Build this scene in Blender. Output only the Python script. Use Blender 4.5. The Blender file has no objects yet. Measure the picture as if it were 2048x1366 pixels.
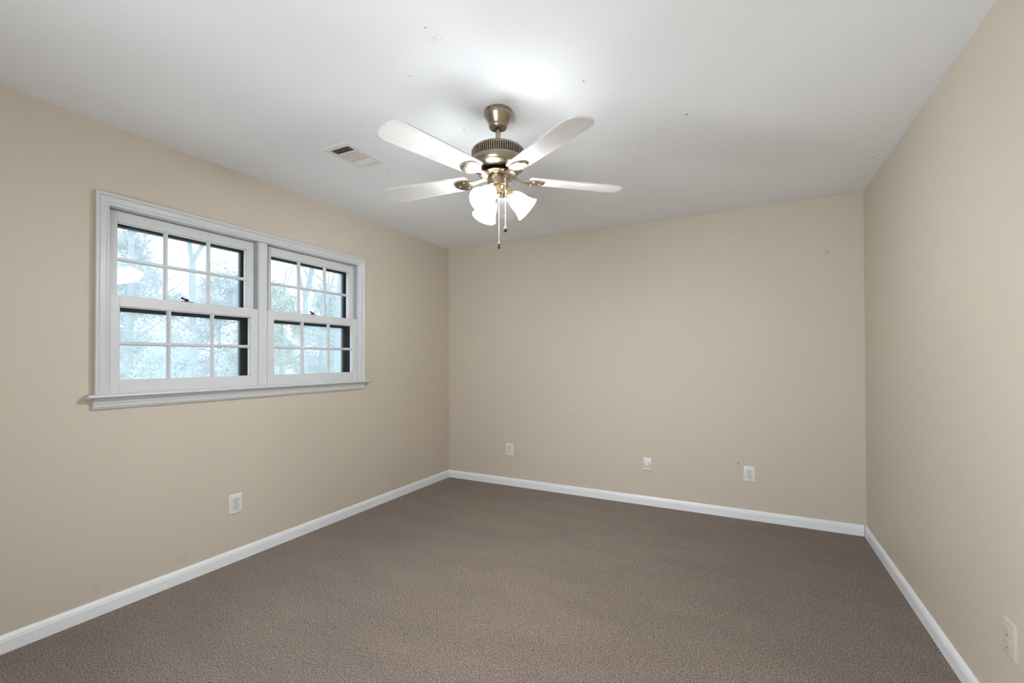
import bpy, bmesh, math, random
from mathutils import Vector, Matrix

scene = bpy.context.scene
COL = scene.collection
R = math.radians
PI = math.pi

# ------------------------------------------------------------------ camera
H = 2.44            # ceiling height
W = 3.584           # room width along the back wall
YREAR = -4.60       # wall behind the camera
yaw, pitch, roll = -0.478726, 0.0093295, -0.0019451
F = Vector((math.sin(yaw) * math.cos(pitch), math.cos(yaw) * math.cos(pitch), math.sin(pitch)))
RV = Vector((math.cos(yaw), -math.sin(yaw), 0.0))
UV = RV.cross(F)
R2 = RV * math.cos(roll) + UV * math.sin(roll)
U2 = -RV * math.sin(roll) + UV * math.cos(roll)
cam_data = bpy.data.cameras.new('camera')
cam = bpy.data.objects.new('camera', cam_data)
COL.objects.link(cam)
M4 = Matrix((R2, U2, -F)).transposed().to_4x4()
M4.translation = Vector((2.840897, -4.001283, 1.253945))
cam.matrix_world = M4
cam_data.sensor_fit = 'HORIZONTAL'
cam_data.sensor_width = 36.0
cam_data.lens = 36.0 * 905.28 / 2048.0
cam_data.shift_y = 27.463 / 2048.0
cam_data.clip_start = 0.02
cam_data.clip_end = 300
scene.camera = cam

# ------------------------------------------------------------------ exposure, world, added fill
scene.view_settings.view_transform = 'Standard'
scene.view_settings.look = 'None'
scene.view_settings.exposure = 0.38
scene.view_settings.gamma = 1.0
scene.view_settings.use_curve_mapping = False

world = bpy.data.worlds.new('overcast_sky')
scene.world = world
world.use_nodes = True
wn = world.node_tree.nodes
wl = world.node_tree.links
wn.clear()
w_out = wn.new('ShaderNodeOutputWorld')
w_bg = wn.new('ShaderNodeBackground')
w_tc = wn.new('ShaderNodeTexCoord')
w_no = wn.new('ShaderNodeTexNoise')
w_no.inputs['Scale'].default_value = 3.0
w_no.inputs['Detail'].default_value = 4.0
w_rp = wn.new('ShaderNodeValToRGB')
w_rp.color_ramp.elements[0].position = 0.35
w_rp.color_ramp.elements[0].color = (0.62, 0.82, 0.95, 1)
w_rp.color_ramp.elements[1].position = 0.62
w_rp.color_ramp.elements[1].color = (0.96, 0.98, 1.0, 1)
wl.new(w_tc.outputs['Generated'], w_no.inputs['Vector'])
wl.new(w_no.outputs['Fac'], w_rp.inputs['Fac'])
wl.new(w_rp.outputs['Color'], w_bg.inputs['Color'])
w_bg.inputs['Strength'].default_value = 1.95
wl.new(w_bg.outputs['Background'], w_out.inputs['Surface'])

def area_light(name, loc, direction, sx, sy, power, color):
    d = bpy.data.lights.new(name, 'AREA')
    d.shape = 'RECTANGLE'
    d.size, d.size_y = sx, sy
    d.energy = power
    d.color = color
    o = bpy.data.objects.new(name, d)
    COL.objects.link(o)
    o.location = loc
    o.rotation_euler = Vector(direction).to_track_quat('-Z', 'Y').to_euler()
    return o

# added fill lamp, set in a made-up opening in the wall behind the camera
area_light('added_rear_fill', (2.15, YREAR - 0.02, 1.08), (0.50, 1, 0.30), 1.25, 1.3, 33.0, (0.92, 0.96, 1.0))
LAMP_SHADE_STRENGTH = 26.0
LAMP_BULB_STRENGTH = 1180.0

# ------------------------------------------------------------------ materials
def new_mat(name):
    m = bpy.data.materials.new(name)
    m.use_nodes = True
    nt = m.node_tree
    b = nt.nodes['Principled BSDF']
    return m, nt, b

def simple(name, col, rough=0.5, metal=0.0, spec=0.5, noise=None, bump=None):
    """procedural principled material; noise=(scale, amount) colour variation, bump=(scale, strength)"""
    m, nt, b = new_mat(name)
    b.inputs['Base Color'].default_value = (*col, 1)
    b.inputs['Roughness'].default_value = rough
    b.inputs['Metallic'].default_value = metal
    b.inputs['Specular IOR Level'].default_value = spec
    tc = nt.nodes.new('ShaderNodeTexCoord')
    if noise:
        n = nt.nodes.new('ShaderNodeTexNoise')
        n.inputs['Scale'].default_value = noise[0]
        n.inputs['Detail'].default_value = 5
        nt.links.new(tc.outputs['Object'], n.inputs['Vector'])
        mr = nt.nodes.new('ShaderNodeMapRange')
        mr.inputs['From Min'].default_value = 0.3
        mr.inputs['From Max'].default_value = 0.7
        mr.inputs['To Min'].default_value = 1 - noise[1]
        mr.inputs['To Max'].default_value = 1 + noise[1]
        nt.links.new(n.outputs['Fac'], mr.inputs['Value'])
        mx = nt.nodes.new('ShaderNodeVectorMath')
        mx.operation = 'SCALE'
        mx.inputs[0].default_value = col
        nt.links.new(mr.outputs['Result'], mx.inputs['Scale'])
        nt.links.new(mx.outputs['Vector'], b.inputs['Base Color'])
    if bump:
        n = nt.nodes.new('ShaderNodeTexNoise')
        n.inputs['Scale'].default_value = bump[0]
        n.inputs['Detail'].default_value = 3
        nt.links.new(tc.outputs['Object'], n.inputs['Vector'])
        bp = nt.nodes.new('ShaderNodeBump')
        bp.inputs['Strength'].default_value = bump[1]
        bp.inputs['Distance'].default_value = 0.002
        nt.links.new(n.outputs['Fac'], bp.inputs['Height'])
        nt.links.new(bp.outputs['Normal'], b.inputs['Normal'])
    return m

def marked(name, col, rough, spots, bump, spec=0.4, tone_noise=0.02):
    """painted surface with scuffs and nail marks: spots = (x, y, z, radius, strength, ring)"""
    m, nt, b = new_mat(name)
    N, L = nt.nodes, nt.links
    b.inputs['Roughness'].default_value = rough
    b.inputs['Specular IOR Level'].default_value = spec
    geo = N.new('ShaderNodeNewGeometry')
    wob = N.new('ShaderNodeTexNoise')
    wob.inputs['Scale'].default_value = 160
    L.new(geo.outputs['Position'], wob.inputs['Vector'])
    wsub = N.new('ShaderNodeVectorMath'); wsub.operation = 'SUBTRACT'
    wsub.inputs[1].default_value = (0.5, 0.5, 0.5)
    L.new(wob.outputs['Color'], wsub.inputs[0])
    wsc = N.new('ShaderNodeVectorMath'); wsc.operation = 'SCALE'
    wsc.inputs['Scale'].default_value = 0.008
    L.new(wsub.outputs['Vector'], wsc.inputs[0])
    pos = N.new('ShaderNodeVectorMath'); pos.operation = 'ADD'
    L.new(geo.outputs['Position'], pos.inputs[0]); L.new(wsc.outputs['Vector'], pos.inputs[1])
    big = N.new('ShaderNodeTexNoise')  # broad random tone variation in the paint colour
    big.inputs['Scale'].default_value = 1.7
    big.inputs['Detail'].default_value = 3
    L.new(geo.outputs['Position'], big.inputs['Vector'])
    mr = N.new('ShaderNodeMapRange')
    mr.inputs['To Min'].default_value = 1 - tone_noise
    mr.inputs['To Max'].default_value = 1 + tone_noise
    L.new(big.outputs['Fac'], mr.inputs['Value'])
    fac = mr.outputs['Result']
    for (x, y, z, r, s, ring) in spots:
        d = N.new('ShaderNodeVectorMath'); d.operation = 'DISTANCE'
        d.inputs[1].default_value = (x, y, z)
        L.new(pos.outputs['Vector'], d.inputs[0])
        val = d.outputs['Value']
        if ring:
            sb = N.new('ShaderNodeMath'); sb.operation = 'SUBTRACT'; sb.inputs[1].default_value = ring
            L.new(val, sb.inputs[0])
            ab = N.new('ShaderNodeMath'); ab.operation = 'ABSOLUTE'
            L.new(sb.outputs[0], ab.inputs[0]); val = ab.outputs[0]
        m1 = N.new('ShaderNodeMapRange')
        m1.inputs['From Min'].default_value = r * 0.4
        m1.inputs['From Max'].default_value = r
        m1.inputs['To Min'].default_value = 1 - s
        m1.inputs['To Max'].default_value = 1
        L.new(val, m1.inputs['Value'])
        mu = N.new('ShaderNodeMath'); mu.operation = 'MULTIPLY'
        L.new(fac, mu.inputs[0]); L.new(m1.outputs['Result'], mu.inputs[1])
        fac = mu.outputs[0]
    sc = N.new('ShaderNodeVectorMath'); sc.operation = 'SCALE'
    sc.inputs[0].default_value = col
    L.new(fac, sc.inputs['Scale'])
    L.new(sc.outputs['Vector'], b.inputs['Base Color'])
    bn = N.new('ShaderNodeTexNoise')
    bn.inputs['Scale'].default_value = bump[0]
    bn.inputs['Detail'].default_value = 2
    L.new(geo.outputs['Position'], bn.inputs['Vector'])
    bp = N.new('ShaderNodeBump')
    bp.inputs['Strength'].default_value = bump[1]
    bp.inputs['Distance'].default_value = 0.001
    L.new(bn.outputs['Fac'], bp.inputs['Height'])
    L.new(bp.outputs['Normal'], b.inputs['Normal'])
    return m

PAINT = (0.600, 0.534, 0.444)
wall_spots = [
    (2.777, 0, 0.429, 0.011, 0.5, 0), (3.372, 0, 2.036, 0.010, 0.4, 0), (3.36, 0, 2.03, 0.02, 0.12, 0),
    (1.387, 0, 0.731, 0.003, 0.22, 0.014), (0.672, 0, 0.466, 0.008, 0.25, 0), (3.341, 0, 0.13, 0.012, 0.25, 0),
    (2.42, 0, 0.40, 0.007, 0.15, 0), (W, -1.82, 0.269, 0.006, 0.4, 0), (W, -1.931, 1.335, 0.004, 0.4, 0),
    (W, -2.02, 0.456, 0.004, 0.15, 0), (0, -2.60, 0.126, 0.022, 0.06, 0), (0, -2.56, 0.133, 0.02, 0.06, 0),
    (0, -2.50, 0.14, 0.016, 0.05, 0), (0, -1.283, 0.391, 0.007, 0.25, 0), (0, -2.966, 0.141, 0.02, 0.08, 0),
]
M_WALL = marked('beige_wall_paint', PAINT, 0.5, wall_spots, (420, 0.06))
ceil_spots = [
    (1.828, -2.718, H, 0.006, 0.6, 0), (1.598, -2.526, H, 0.005, 0.55, 0), (2.23, -2.157, H, 0.006, 0.6, 0),
    (2.588, -1.672, H, 0.010, 0.6, 0), (1.55, -2.048, H, 0.008, 0.55, 0), (1.438, -2.036, H, 0.005, 0.4, 0),
    (0.869, -1.865, H, 0.008, 0.4, 0), (1.84, -2.655, H, 0.003, 0.10, 0.014), (1.81, -2.66, H, 0.003, 0.10, 0.012),
    (2.322, -1.459, H, 0.004, 0.10, 0.022), (2.38, -1.50, H, 0.004, 0.09, 0.018), (2.495, -1.637, H, 0.004, 0.10, 0.018),
    (2.45, -1.58, H, 0.004, 0.09, 0.02), (3.505, -0.663, H, 0.014, 0.3, 0), (3.47, -0.68, H, 0.012, 0.15, 0),
    (2.43, -1.52, H, 0.004, 0.09, 0.014),
]
M_CEIL = marked('flat_white_ceiling_paint', (0.87, 0.885, 0.91), 0.8, ceil_spots, (300, 0.05), spec=0.2, tone_noise=0.01)
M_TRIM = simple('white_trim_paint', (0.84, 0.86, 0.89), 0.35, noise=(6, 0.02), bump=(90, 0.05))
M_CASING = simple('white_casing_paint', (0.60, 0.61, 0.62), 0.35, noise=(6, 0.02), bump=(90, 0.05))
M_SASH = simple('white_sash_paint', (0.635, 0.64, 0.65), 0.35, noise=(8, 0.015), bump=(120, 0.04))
M_BLACK = simple('black_storm_frame', (0.012, 0.012, 0.014), 0.35, noise=(20, 0.15))
M_TRACK = simple('grey_sash_channel', (0.30, 0.30, 0.31), 0.35, metal=0.6, noise=(30, 0.1))
M_DARKGAP = simple('dark_sash_groove', (0.05, 0.05, 0.05), 0.7, noise=(30, 0.1))
M_LOCK = simple('dark_bronze_lock', (0.04, 0.042, 0.05), 0.3, metal=0.8, noise=(40, 0.15))
M_PLATE = simple('white_plastic_plate', (0.74, 0.73, 0.70), 0.35, noise=(30, 0.02))
M_PAINTED_PLATE = simple('beige_painted_plate', (0.560, 0.498, 0.412), 0.5, noise=(30, 0.02))
M_SLOT = simple('dark_socket_slot', (0.03, 0.028, 0.025), 0.6, noise=(50, 0.2))
M_GREYLINE = simple('grey_seam', (0.17, 0.165, 0.155), 0.6, noise=(50, 0.1))
M_BRASS = simple('antique_brass', (0.36, 0.30, 0.225), 0.28, metal=1.0, noise=(25, 0.06), bump=(700, 0.03))
M_BRASS_BRIGHT = simple('polished_brass', (0.80, 0.64, 0.40), 0.16, metal=1.0, noise=(25, 0.05))
M_MOTORDARK = simple('dark_motor_interior', (0.03, 0.024, 0.02), 0.7, noise=(40, 0.2))
M_CHAIN = simple('pale_metal_bead_chain', (0.80, 0.76, 0.68), 0.25, metal=0.7, noise=(60, 0.05))
M_FOB = simple('dark_bronze_fob', (0.035, 0.026, 0.016), 0.35, metal=0.3, noise=(80, 0.3))
M_VENT = simple('white_register_enamel', (0.76, 0.76, 0.755), 0.4, noise=(20, 0.03))
M_VENTSLAT = simple('cream_register_slats', (0.66, 0.62, 0.55), 0.45, noise=(30, 0.06))
M_DUCT = simple('duct_shade_plate', (0.018, 0.014, 0.012), 0.8, noise=(30, 0.2))
M_SIDING = simple('exterior_siding', (0.6, 0.6, 0.58), 0.7, noise=(3, 0.05))

# carpet -------------------------------------------------------------------
def carpet_material():
    m, nt, b = new_mat('brown_cut_pile_carpet')
    N, L = nt.nodes, nt.links
    geo = N.new('ShaderNodeNewGeometry')
    b.inputs['Roughness'].default_value = 0.95
    b.inputs['Specular IOR Level'].default_value = 0.1
    b.inputs['Sheen Weight'].default_value = 0.12
    b.inputs['Sheen Roughness'].default_value = 0.6
    wob = N.new('ShaderNodeTexNoise'); wob.inputs['Scale'].default_value = 130; wob.inputs['Detail'].default_value = 2
    L.new(geo.outputs['Position'], wob.inputs['Vector'])
    wsc = N.new('ShaderNodeVectorMath'); wsc.operation = 'SCALE'; wsc.inputs['Scale'].default_value = 0.006
    L.new(wob.outputs['Color'], wsc.inputs[0])
    pos = N.new('ShaderNodeVectorMath'); pos.operation = 'ADD'
    L.new(geo.outputs['Position'], pos.inputs[0]); L.new(wsc.outputs['Vector'], pos.inputs[1])
    vo = N.new('ShaderNodeTexVoronoi'); vo.inputs['Scale'].default_value = 210
    L.new(pos.outputs['Vector'], vo.inputs['Vector'])
    fine = N.new('ShaderNodeTexNoise'); fine.inputs['Scale'].default_value = 185; fine.inputs['Detail'].default_value = 6
    fine.inputs['Roughness'].default_value = 0.8
    L.new(geo.outputs['Position'], fine.inputs['Vector'])
    track = N.new('ShaderNodeTexNoise'); track.inputs['Scale'].default_value = 1.0; track.inputs['Detail'].default_value = 3
    mp = N.new('ShaderNodeMapping'); mp.inputs['Scale'].default_value = (1.6, 5.0, 1); mp.inputs['Rotation'].default_value = (0, 0, 0.5)
    L.new(geo.outputs['Position'], mp.inputs['Vector']); L.new(mp.outputs['Vector'], track.inputs['Vector'])
    # tuft brightness: voronoi distance dark between tufts
    inv = N.new('ShaderNodeMapRange')
    inv.inputs['From Min'].default_value = 0.15; inv.inputs['From Max'].default_value = 0.75
    inv.inputs['To Min'].default_value = 1.0; inv.inputs['To Max'].default_value = 0.0
    L.new(vo.outputs['Distance'], inv.inputs['Value'])
    mixh = N.new('ShaderNodeMath'); mixh.operation = 'MULTIPLY_ADD'
    mixh.inputs[1].default_value = 0.30
    L.new(inv.outputs['Result'], mixh.inputs[0])
    sc2 = N.new('ShaderNodeMapRange')
    sc2.inputs['From Min'].default_value = 0.395; sc2.inputs['From Max'].default_value = 0.60
    sc2.inputs['To Min'].default_value = 0.0; sc2.inputs['To Max'].default_value = 0.72
    L.new(fine.outputs['Fac'], sc2.inputs['Value'])
    L.new(sc2.outputs['Result'], mixh.inputs[2])
    rp = N.new('ShaderNodeValToRGB')
    e = rp.color_ramp.elements
    e[0].position = 0.16; e[0].color = (0.058, 0.042, 0.033, 1)
    e[1].position = 0.85; e[1].color = (0.53, 0.425, 0.355, 1)
    e2 = rp.color_ramp.elements.new(0.5); e2.color = (0.262, 0.203, 0.165, 1)
    L.new(mixh.outputs[0], rp.inputs['Fac'])
    tr = N.new('ShaderNodeMapRange')
    tr.inputs['From Min'].default_value = 0.35; tr.inputs['From Max'].default_value = 0.65
    tr.inputs['To Min'].default_value = 0.94; tr.inputs['To Max'].default_value = 1.06
    L.new(track.outputs['Fac'], tr.inputs['Value'])
    sc = N.new('ShaderNodeVectorMath'); sc.operation = 'SCALE'
    L.new(rp.outputs['Color'], sc.inputs[0]); L.new(tr.outputs['Result'], sc.inputs['Scale'])
    L.new(sc.outputs['Vector'], b.inputs['Base Color'])
    bp = N.new('ShaderNodeBump'); bp.inputs['Strength'].default_value = 0.7; bp.inputs['Distance'].default_value = 0.004
    L.new(mixh.outputs[0], bp.inputs['Height']); L.new(bp.outputs['Normal'], b.inputs['Normal'])
    return m
M_CARPET = carpet_material()

def shade_material():
    m, nt, b = new_mat('frosted_glass_shade_lit')
    b.inputs['Base Color'].default_value = (0.9, 0.9, 0.88, 1)
    b.inputs['Roughness'].default_value = 0.4
    b.inputs['Emission Color'].default_value = (0.92, 0.965, 1.0, 1)
    b.inputs['Emission Strength'].default_value = LAMP_SHADE_STRENGTH
    return m
M_SHADE = shade_material()
def bulb_material():
    m, nt, b = new_mat('lit_bulb')
    b.inputs['Base Color'].default_value = (1, 1, 1, 1)
    b.inputs['Emission Color'].default_value = (0.91, 0.96, 1.0, 1)
    b.inputs['Emission Strength'].default_value = LAMP_BULB_STRENGTH
    return m
M_BULB = bulb_material()

def blade_material():
    m, nt, b = new_mat('whitewashed_wood_blade')
    N, L = nt.nodes, nt.links
    tc = N.new('ShaderNodeTexCoord')
    mp = N.new('ShaderNodeMapping'); mp.inputs['Scale'].default_value = (2.0, 40, 10)
    n = N.new('ShaderNodeTexNoise'); n.inputs['Scale'].default_value = 3; n.inputs['Detail'].default_value = 6
    rp = N.new('ShaderNodeValToRGB')
    rp.color_ramp.elements[0].position = 0.3; rp.color_ramp.elements[0].color = (0.60, 0.575, 0.55, 1)
    rp.color_ramp.elements[1].position = 0.7; rp.color_ramp.elements[1].color = (0.68, 0.66, 0.64, 1)
    L.new(tc.outputs['Object'], mp.inputs['Vector']); L.new(mp.outputs['Vector'], n.inputs['Vector'])
    L.new(n.outputs['Fac'], rp.inputs['Fac']); L.new(rp.outputs['Color'], b.inputs['Base Color'])
    b.inputs['Roughness'].default_value = 0.4
    return m
M_BLADE = blade_material()

def pane_material(name, veil):
    """thin glass: clear with a faint reflection and outdoor haze painted in as a translucent mix"""
    m, nt, b = new_mat(name)
    N, L = nt.nodes, nt.links
    N.remove(b)
    out = N['Material Output']
    tr = N.new('ShaderNodeBsdfTransparent'); tr.inputs['Color'].default_value = (0.96, 0.97, 0.98, 1)
    tl = N.new('ShaderNodeBsdfTranslucent'); tl.inputs['Color'].default_value = (0.86, 0.92, 0.98, 1)
    gl = N.new('ShaderNodeBsdfGlossy'); gl.inputs['Roughness'].default_value = 0.02
    tc = N.new('ShaderNodeTexCoord')
    n = N.new('ShaderNodeTexNoise'); n.inputs['Scale'].default_value = 6; n.inputs['Detail'].default_value = 4
    L.new(tc.outputs['Object'], n.inputs['Vector'])
    mr = N.new('ShaderNodeMapRange'); mr.inputs['To Min'].default_value = veil[0]; mr.inputs['To Max'].default_value = veil[1]
    L.new(n.outputs['Fac'], mr.inputs['Value'])
    m1 = N.new('ShaderNodeMixShader'); L.new(mr.outputs['Result'], m1.inputs['Fac'])
    L.new(tr.outputs['BSDF'], m1.inputs[1]); L.new(tl.outputs['BSDF'], m1.inputs[2])
    m2 = N.new('ShaderNodeMixShader'); m2.inputs['Fac'].default_value = 0.03
    L.new(m1.outputs['Shader'], m2.inputs[1]); L.new(gl.outputs['BSDF'], m2.inputs[2])
    L.new(m2.outputs['Shader'], out.inputs['Surface'])
    return m
M_GLASS = pane_material('clear_window_glass', (0.0, 0.012))
M_HAZED = pane_material('hazed_storm_glass', (0.26, 0.42))  # strong translucent mix puts the outdoor haze into the pane

def leaf_material(name, c1, c2):
    m, nt, b = new_mat(name)
    N, L = nt.nodes, nt.links
    geo = N.new('ShaderNodeNewGeometry')
    n = N.new('ShaderNodeTexNoise'); n.inputs['Scale'].default_value = 2.2; n.inputs['Detail'].default_value = 6
    L.new(geo.outputs['Position'], n.inputs['Vector'])
    rp = N.new('ShaderNodeValToRGB')
    rp.color_ramp.elements[0].position = 0.38; rp.color_ramp.elements[0].color = (*c1, 1)
    rp.color_ramp.elements[1].position = 0.62; rp.color_ramp.elements[1].color = (*c2, 1)
    L.new(n.outputs['Fac'], rp.inputs['Fac']); L.new(rp.outputs['Color'], b.inputs['Base Color'])
    b.inputs['Roughness'].default_value = 0.5
    return m
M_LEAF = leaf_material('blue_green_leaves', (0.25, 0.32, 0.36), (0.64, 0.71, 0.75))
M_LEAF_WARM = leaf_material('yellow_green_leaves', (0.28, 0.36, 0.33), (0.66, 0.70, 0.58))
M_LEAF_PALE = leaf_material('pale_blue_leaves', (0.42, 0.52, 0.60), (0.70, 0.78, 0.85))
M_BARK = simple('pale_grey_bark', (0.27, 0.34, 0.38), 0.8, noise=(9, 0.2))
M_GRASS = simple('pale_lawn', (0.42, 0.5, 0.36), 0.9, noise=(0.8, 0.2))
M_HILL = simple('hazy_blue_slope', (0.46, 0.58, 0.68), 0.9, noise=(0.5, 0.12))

# ------------------------------------------------------------------ builders
def link(name, bm, mats, parent=None, smooth=None, bevel=None):
    me = bpy.data.meshes.new(name)
    bmesh.ops.recalc_face_normals(bm, faces=bm.faces)
    bm.to_mesh(me); bm.free()
    if not isinstance(mats, (list, tuple)):
        mats = [mats]
    for m in mats:
        me.materials.append(m)
    if smooth is not None:
        me.polygons.foreach_set('use_smooth', [True] * len(me.polygons))
        if smooth < 180:
            me.set_sharp_from_angle(angle=R(smooth))
    o = bpy.data.objects.new(name, me)
    COL.objects.link(o)
    if parent is not None:
        o.parent = parent
    return o

def tag(o, label=None, cat=None, group=None, kind=None):
    if label: o['label'] = label
    if cat: o['category'] = cat
    if group: o['group'] = group
    if kind: o['kind'] = kind
    return o

def thing(name, loc, label, cat, group=None, kind=None, rot=(0, 0, 0)):
    o = bpy.data.objects.new(name, None)
    o.empty_display_size = 0.1
    COL.objects.link(o)
    o.location = loc
    o.rotation_euler = rot
    return tag(o, label, cat, group, kind)

def box(bm, a, b, bev=0.0, mat=0):
    vs = bmesh.ops.create_cube(bm, size=1.0)['verts']
    for v in vs:
        for i in range(3):
            v.co[i] = a[i] + (v.co[i] + 0.5) * (b[i] - a[i])
    fs = list({f for v in vs for f in v.link_faces})
    for f in fs: f.material_index = mat
    if bev > 0:
        es = list({e for v in vs for e in v.link_edges})
        bmesh.ops.bevel(bm, geom=es, offset=bev, segments=2, affect='EDGES', profile=0.5)

def lathe(bm, prof, n=48, mtx=None, cap=True, mat=0):
    rings = []
    for (r, z) in prof:
        if r < 1e-6:
            rings.append([bm.verts.new((0, 0, z))])
        else:
            rings.append([bm.verts.new((r * math.cos(2 * PI * k / n), r * math.sin(2 * PI * k / n), z)) for k in range(n)])
    for A, B in zip(rings, rings[1:]):
        for k in range(n):
            k2 = (k + 1) % n
            if len(A) == 1 and len(B) == 1: continue
            if len(A) == 1: f = bm.faces.new((A[0], B[k], B[k2]))
            elif len(B) == 1: f = bm.faces.new((A[k], A[k2], B[0]))
            else: f = bm.faces.new((A[k], A[k2], B[k2], B[k]))
            f.material_index = mat
    if mtx is not None:
        bmesh.ops.transform(bm, matrix=mtx, verts=[v for r in rings for v in r])

def tube(bm, pts, rads, n=8, mat=0, cap=True):
    pts = [Vector(p) for p in pts]
    prev = None
    rings = []
    ref = None
    for i, p in enumerate(pts):
        if i == 0: d = pts[1] - p
        elif i == len(pts) - 1: d = p - pts[i - 1]
        else: d = pts[i + 1] - pts[i - 1]
        d.normalize()
        if ref is None:
            ref = Vector((0, 0, 1)) if abs(d.z) < 0.9 else Vector((1, 0, 0))
        a = ref - d * ref.dot(d)
        if a.length < 1e-5: a = d.orthogonal()
        a.normalize(); ref = a
        b = d.cross(a)
        rings.append([bm.verts.new(p + (a * math.cos(2 * PI * k / n) + b * math.sin(2 * PI * k / n)) * rads[i]) for k in range(n)])
    for A, B in zip(rings, rings[1:]):
        for k in range(n):
            f = bm.faces.new((A[k], A[(k + 1) % n], B[(k + 1) % n], B[k])); f.material_index = mat
    if cap:
        f = bm.faces.new(rings[0][::-1]); f.material_index = mat
        f = bm.faces.new(rings[-1]); f.material_index = mat

def prism(bm, poly, axis, a, b, mat=0):
    """extrude a 2-D polygon along axis 0/1/2 from a to b; poly gives the other two coordinates in order"""
    def P(q, t):
        c = [q[0], q[1]]; c.insert(axis, t); return bm.verts.new(c)
    A = [P(q, a) for q in poly]; B = [P(q, b) for q in poly]
    n = len(poly)
    fs = [bm.faces.new(A[::-1]), bm.faces.new(B)]
    for k in range(n):
        fs.append(bm.faces.new((A[k], A[(k + 1) % n], B[(k + 1) % n], B[k])))
    for f in fs: f.material_index = mat

# ------------------------------------------------------------------ room shell
def slab_with_hole(name, x0, x1, ya, yb, z0, z1, hole, axis, mat, label, cat='wall'):
    """wall slab, thin along `axis` (0 or 1) from x0 to x1, running ya..yb, with a rectangular hole (a,b,zlo,zhi)"""
    bm = bmesh.new()
    us = [ya, yb] if hole is None else [ya, hole[0], hole[1], yb]
    zs = [z0, z1] if hole is None else [z0, hole[2], hole[3], z1]
    grid = {}
    for s, x in enumerate((x0, x1)):
        for i, u in enumerate(us):
            for j, z in enumerate(zs):
                co = (x, u, z) if axis == 0 else (u, x, z)
                grid[s, i, j] = bm.verts.new(co)
    nu, nz = len(us), len(zs)
    for i in range(nu - 1):
        for j in range(nz - 1):
            if hole is not None and i == 1 and j == 1: continue
            for s in (0, 1):
                bm.faces.new((grid[s, i, j], grid[s, i + 1, j], grid[s, i + 1, j + 1], grid[s, i, j + 1]))
    def strip(p, q):
        bm.faces.new((grid[0, *p], grid[0, *q], grid[1, *q], grid[1, *p]))
    for i in range(nu - 1):
        strip((i, 0), (i + 1, 0)); strip((i, nz - 1), (i + 1, nz - 1))
    for j in range(nz - 1):
        strip((0, j), (0, j + 1)); strip((nu - 1, j), (nu - 1, j + 1))
    if hole is not None:
        strip((1, 1), (2, 1)); strip((1, 2), (2, 2)); strip((1, 1), (1, 2)); strip((2, 1), (2, 2))
    o = link(name, bm, mat)
    return tag(o, label, cat, kind='structure')

WY0, WY1, WZ0, WZ1 = -2.922, -1.286, 1.072, 2.030      # clear window opening
slab_with_hole('wall_left', 0.0, -0.16, YREAR - 0.12, 0.12, 0, H, (WY0 - 0.012, WY1 + 0.012, WZ0 - 0.012, WZ1 + 0.012), 0, M_WALL,
               'beige painted left wall with the double window')
slab_with_hole('wall_back', 0.0, 0.12, 0.0, W, 0, H, None, 1, M_WALL, 'beige painted back wall with three cover plates low down')
slab_with_hole('wall_right', W, W + 0.12, YREAR - 0.12, 0.12, 0, H, None, 0, M_WALL, 'plain beige painted right wall')
slab_with_hole('wall_rear', YREAR, YREAR - 0.12, 0.0, W, 0, H, (1.45, 2.85, 0.38, 1.80), 1, M_WALL,
               'beige wall behind the camera with an opening made up for the added fill lamp')  # opening added to hold the rear fill lamp
bm = bmesh.new(); box(bm, (-0.16, YREAR - 0.12, -0.12), (W + 0.12, 0.12, 0.0))
tag(link('floor', bm, M_CARPET), 'brown cut pile carpet covering the whole floor', 'carpet', kind='structure')
bm = bmesh.new(); box(bm, (-0.16, YREAR - 0.12, H), (W + 0.12, 0.12, H + 0.12))
tag(link('ceiling', bm, M_CEIL), 'flat white ceiling with small specks and faint stains', 'ceiling', kind='structure')

# baseboards: profile (distance from wall, height)
BB = [(0, 0), (0.014, 0), (0.014, 0.052), (0.0125, 0.055), (0.0115, 0.062), (0.008, 0.069), (0.005, 0.0745), (0, 0.076)]
def baseboard(name, p0, p1, normal, m0, m1, label):
    """run along the wall from p0 to p1 (2-D), thick along normal; m0/m1 = mitre factor at each end"""
    bm = bmesh.new()
    d = (Vector(p1) - Vector(p0)).normalized()
    nrm = Vector(normal)
    rings = []
    for p, mf in ((p0, m0), (p1, -m1)):
        rings.append([bm.verts.new((*(Vector(p) + nrm * t + d * (t * mf)), z)) for t, z in BB])
    k = len(BB)
    for i in range(k):
        bm.faces.new((rings[0][i], rings[0][(i + 1) % k], rings[1][(i + 1) % k], rings[1][i]))
    bm.faces.new(rings[0]); bm.faces.new(rings[1][::-1])
    return tag(link(name, bm, M_TRIM), label, 'baseboard', kind='structure')
baseboard('baseboard_left', (0, YREAR), (0, 0), (1, 0), 0, 1, 'white baseboard along the left wall under the window')
baseboard('baseboard_back', (0, 0), (W - 0.0165, 0), (0, -1), 1, 0, 'white baseboard along the back wall')
baseboard('baseboard_right', (W, -0.001), (W, YREAR), (-1, 0), 0, 0, 'white baseboard along the right wall')

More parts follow.
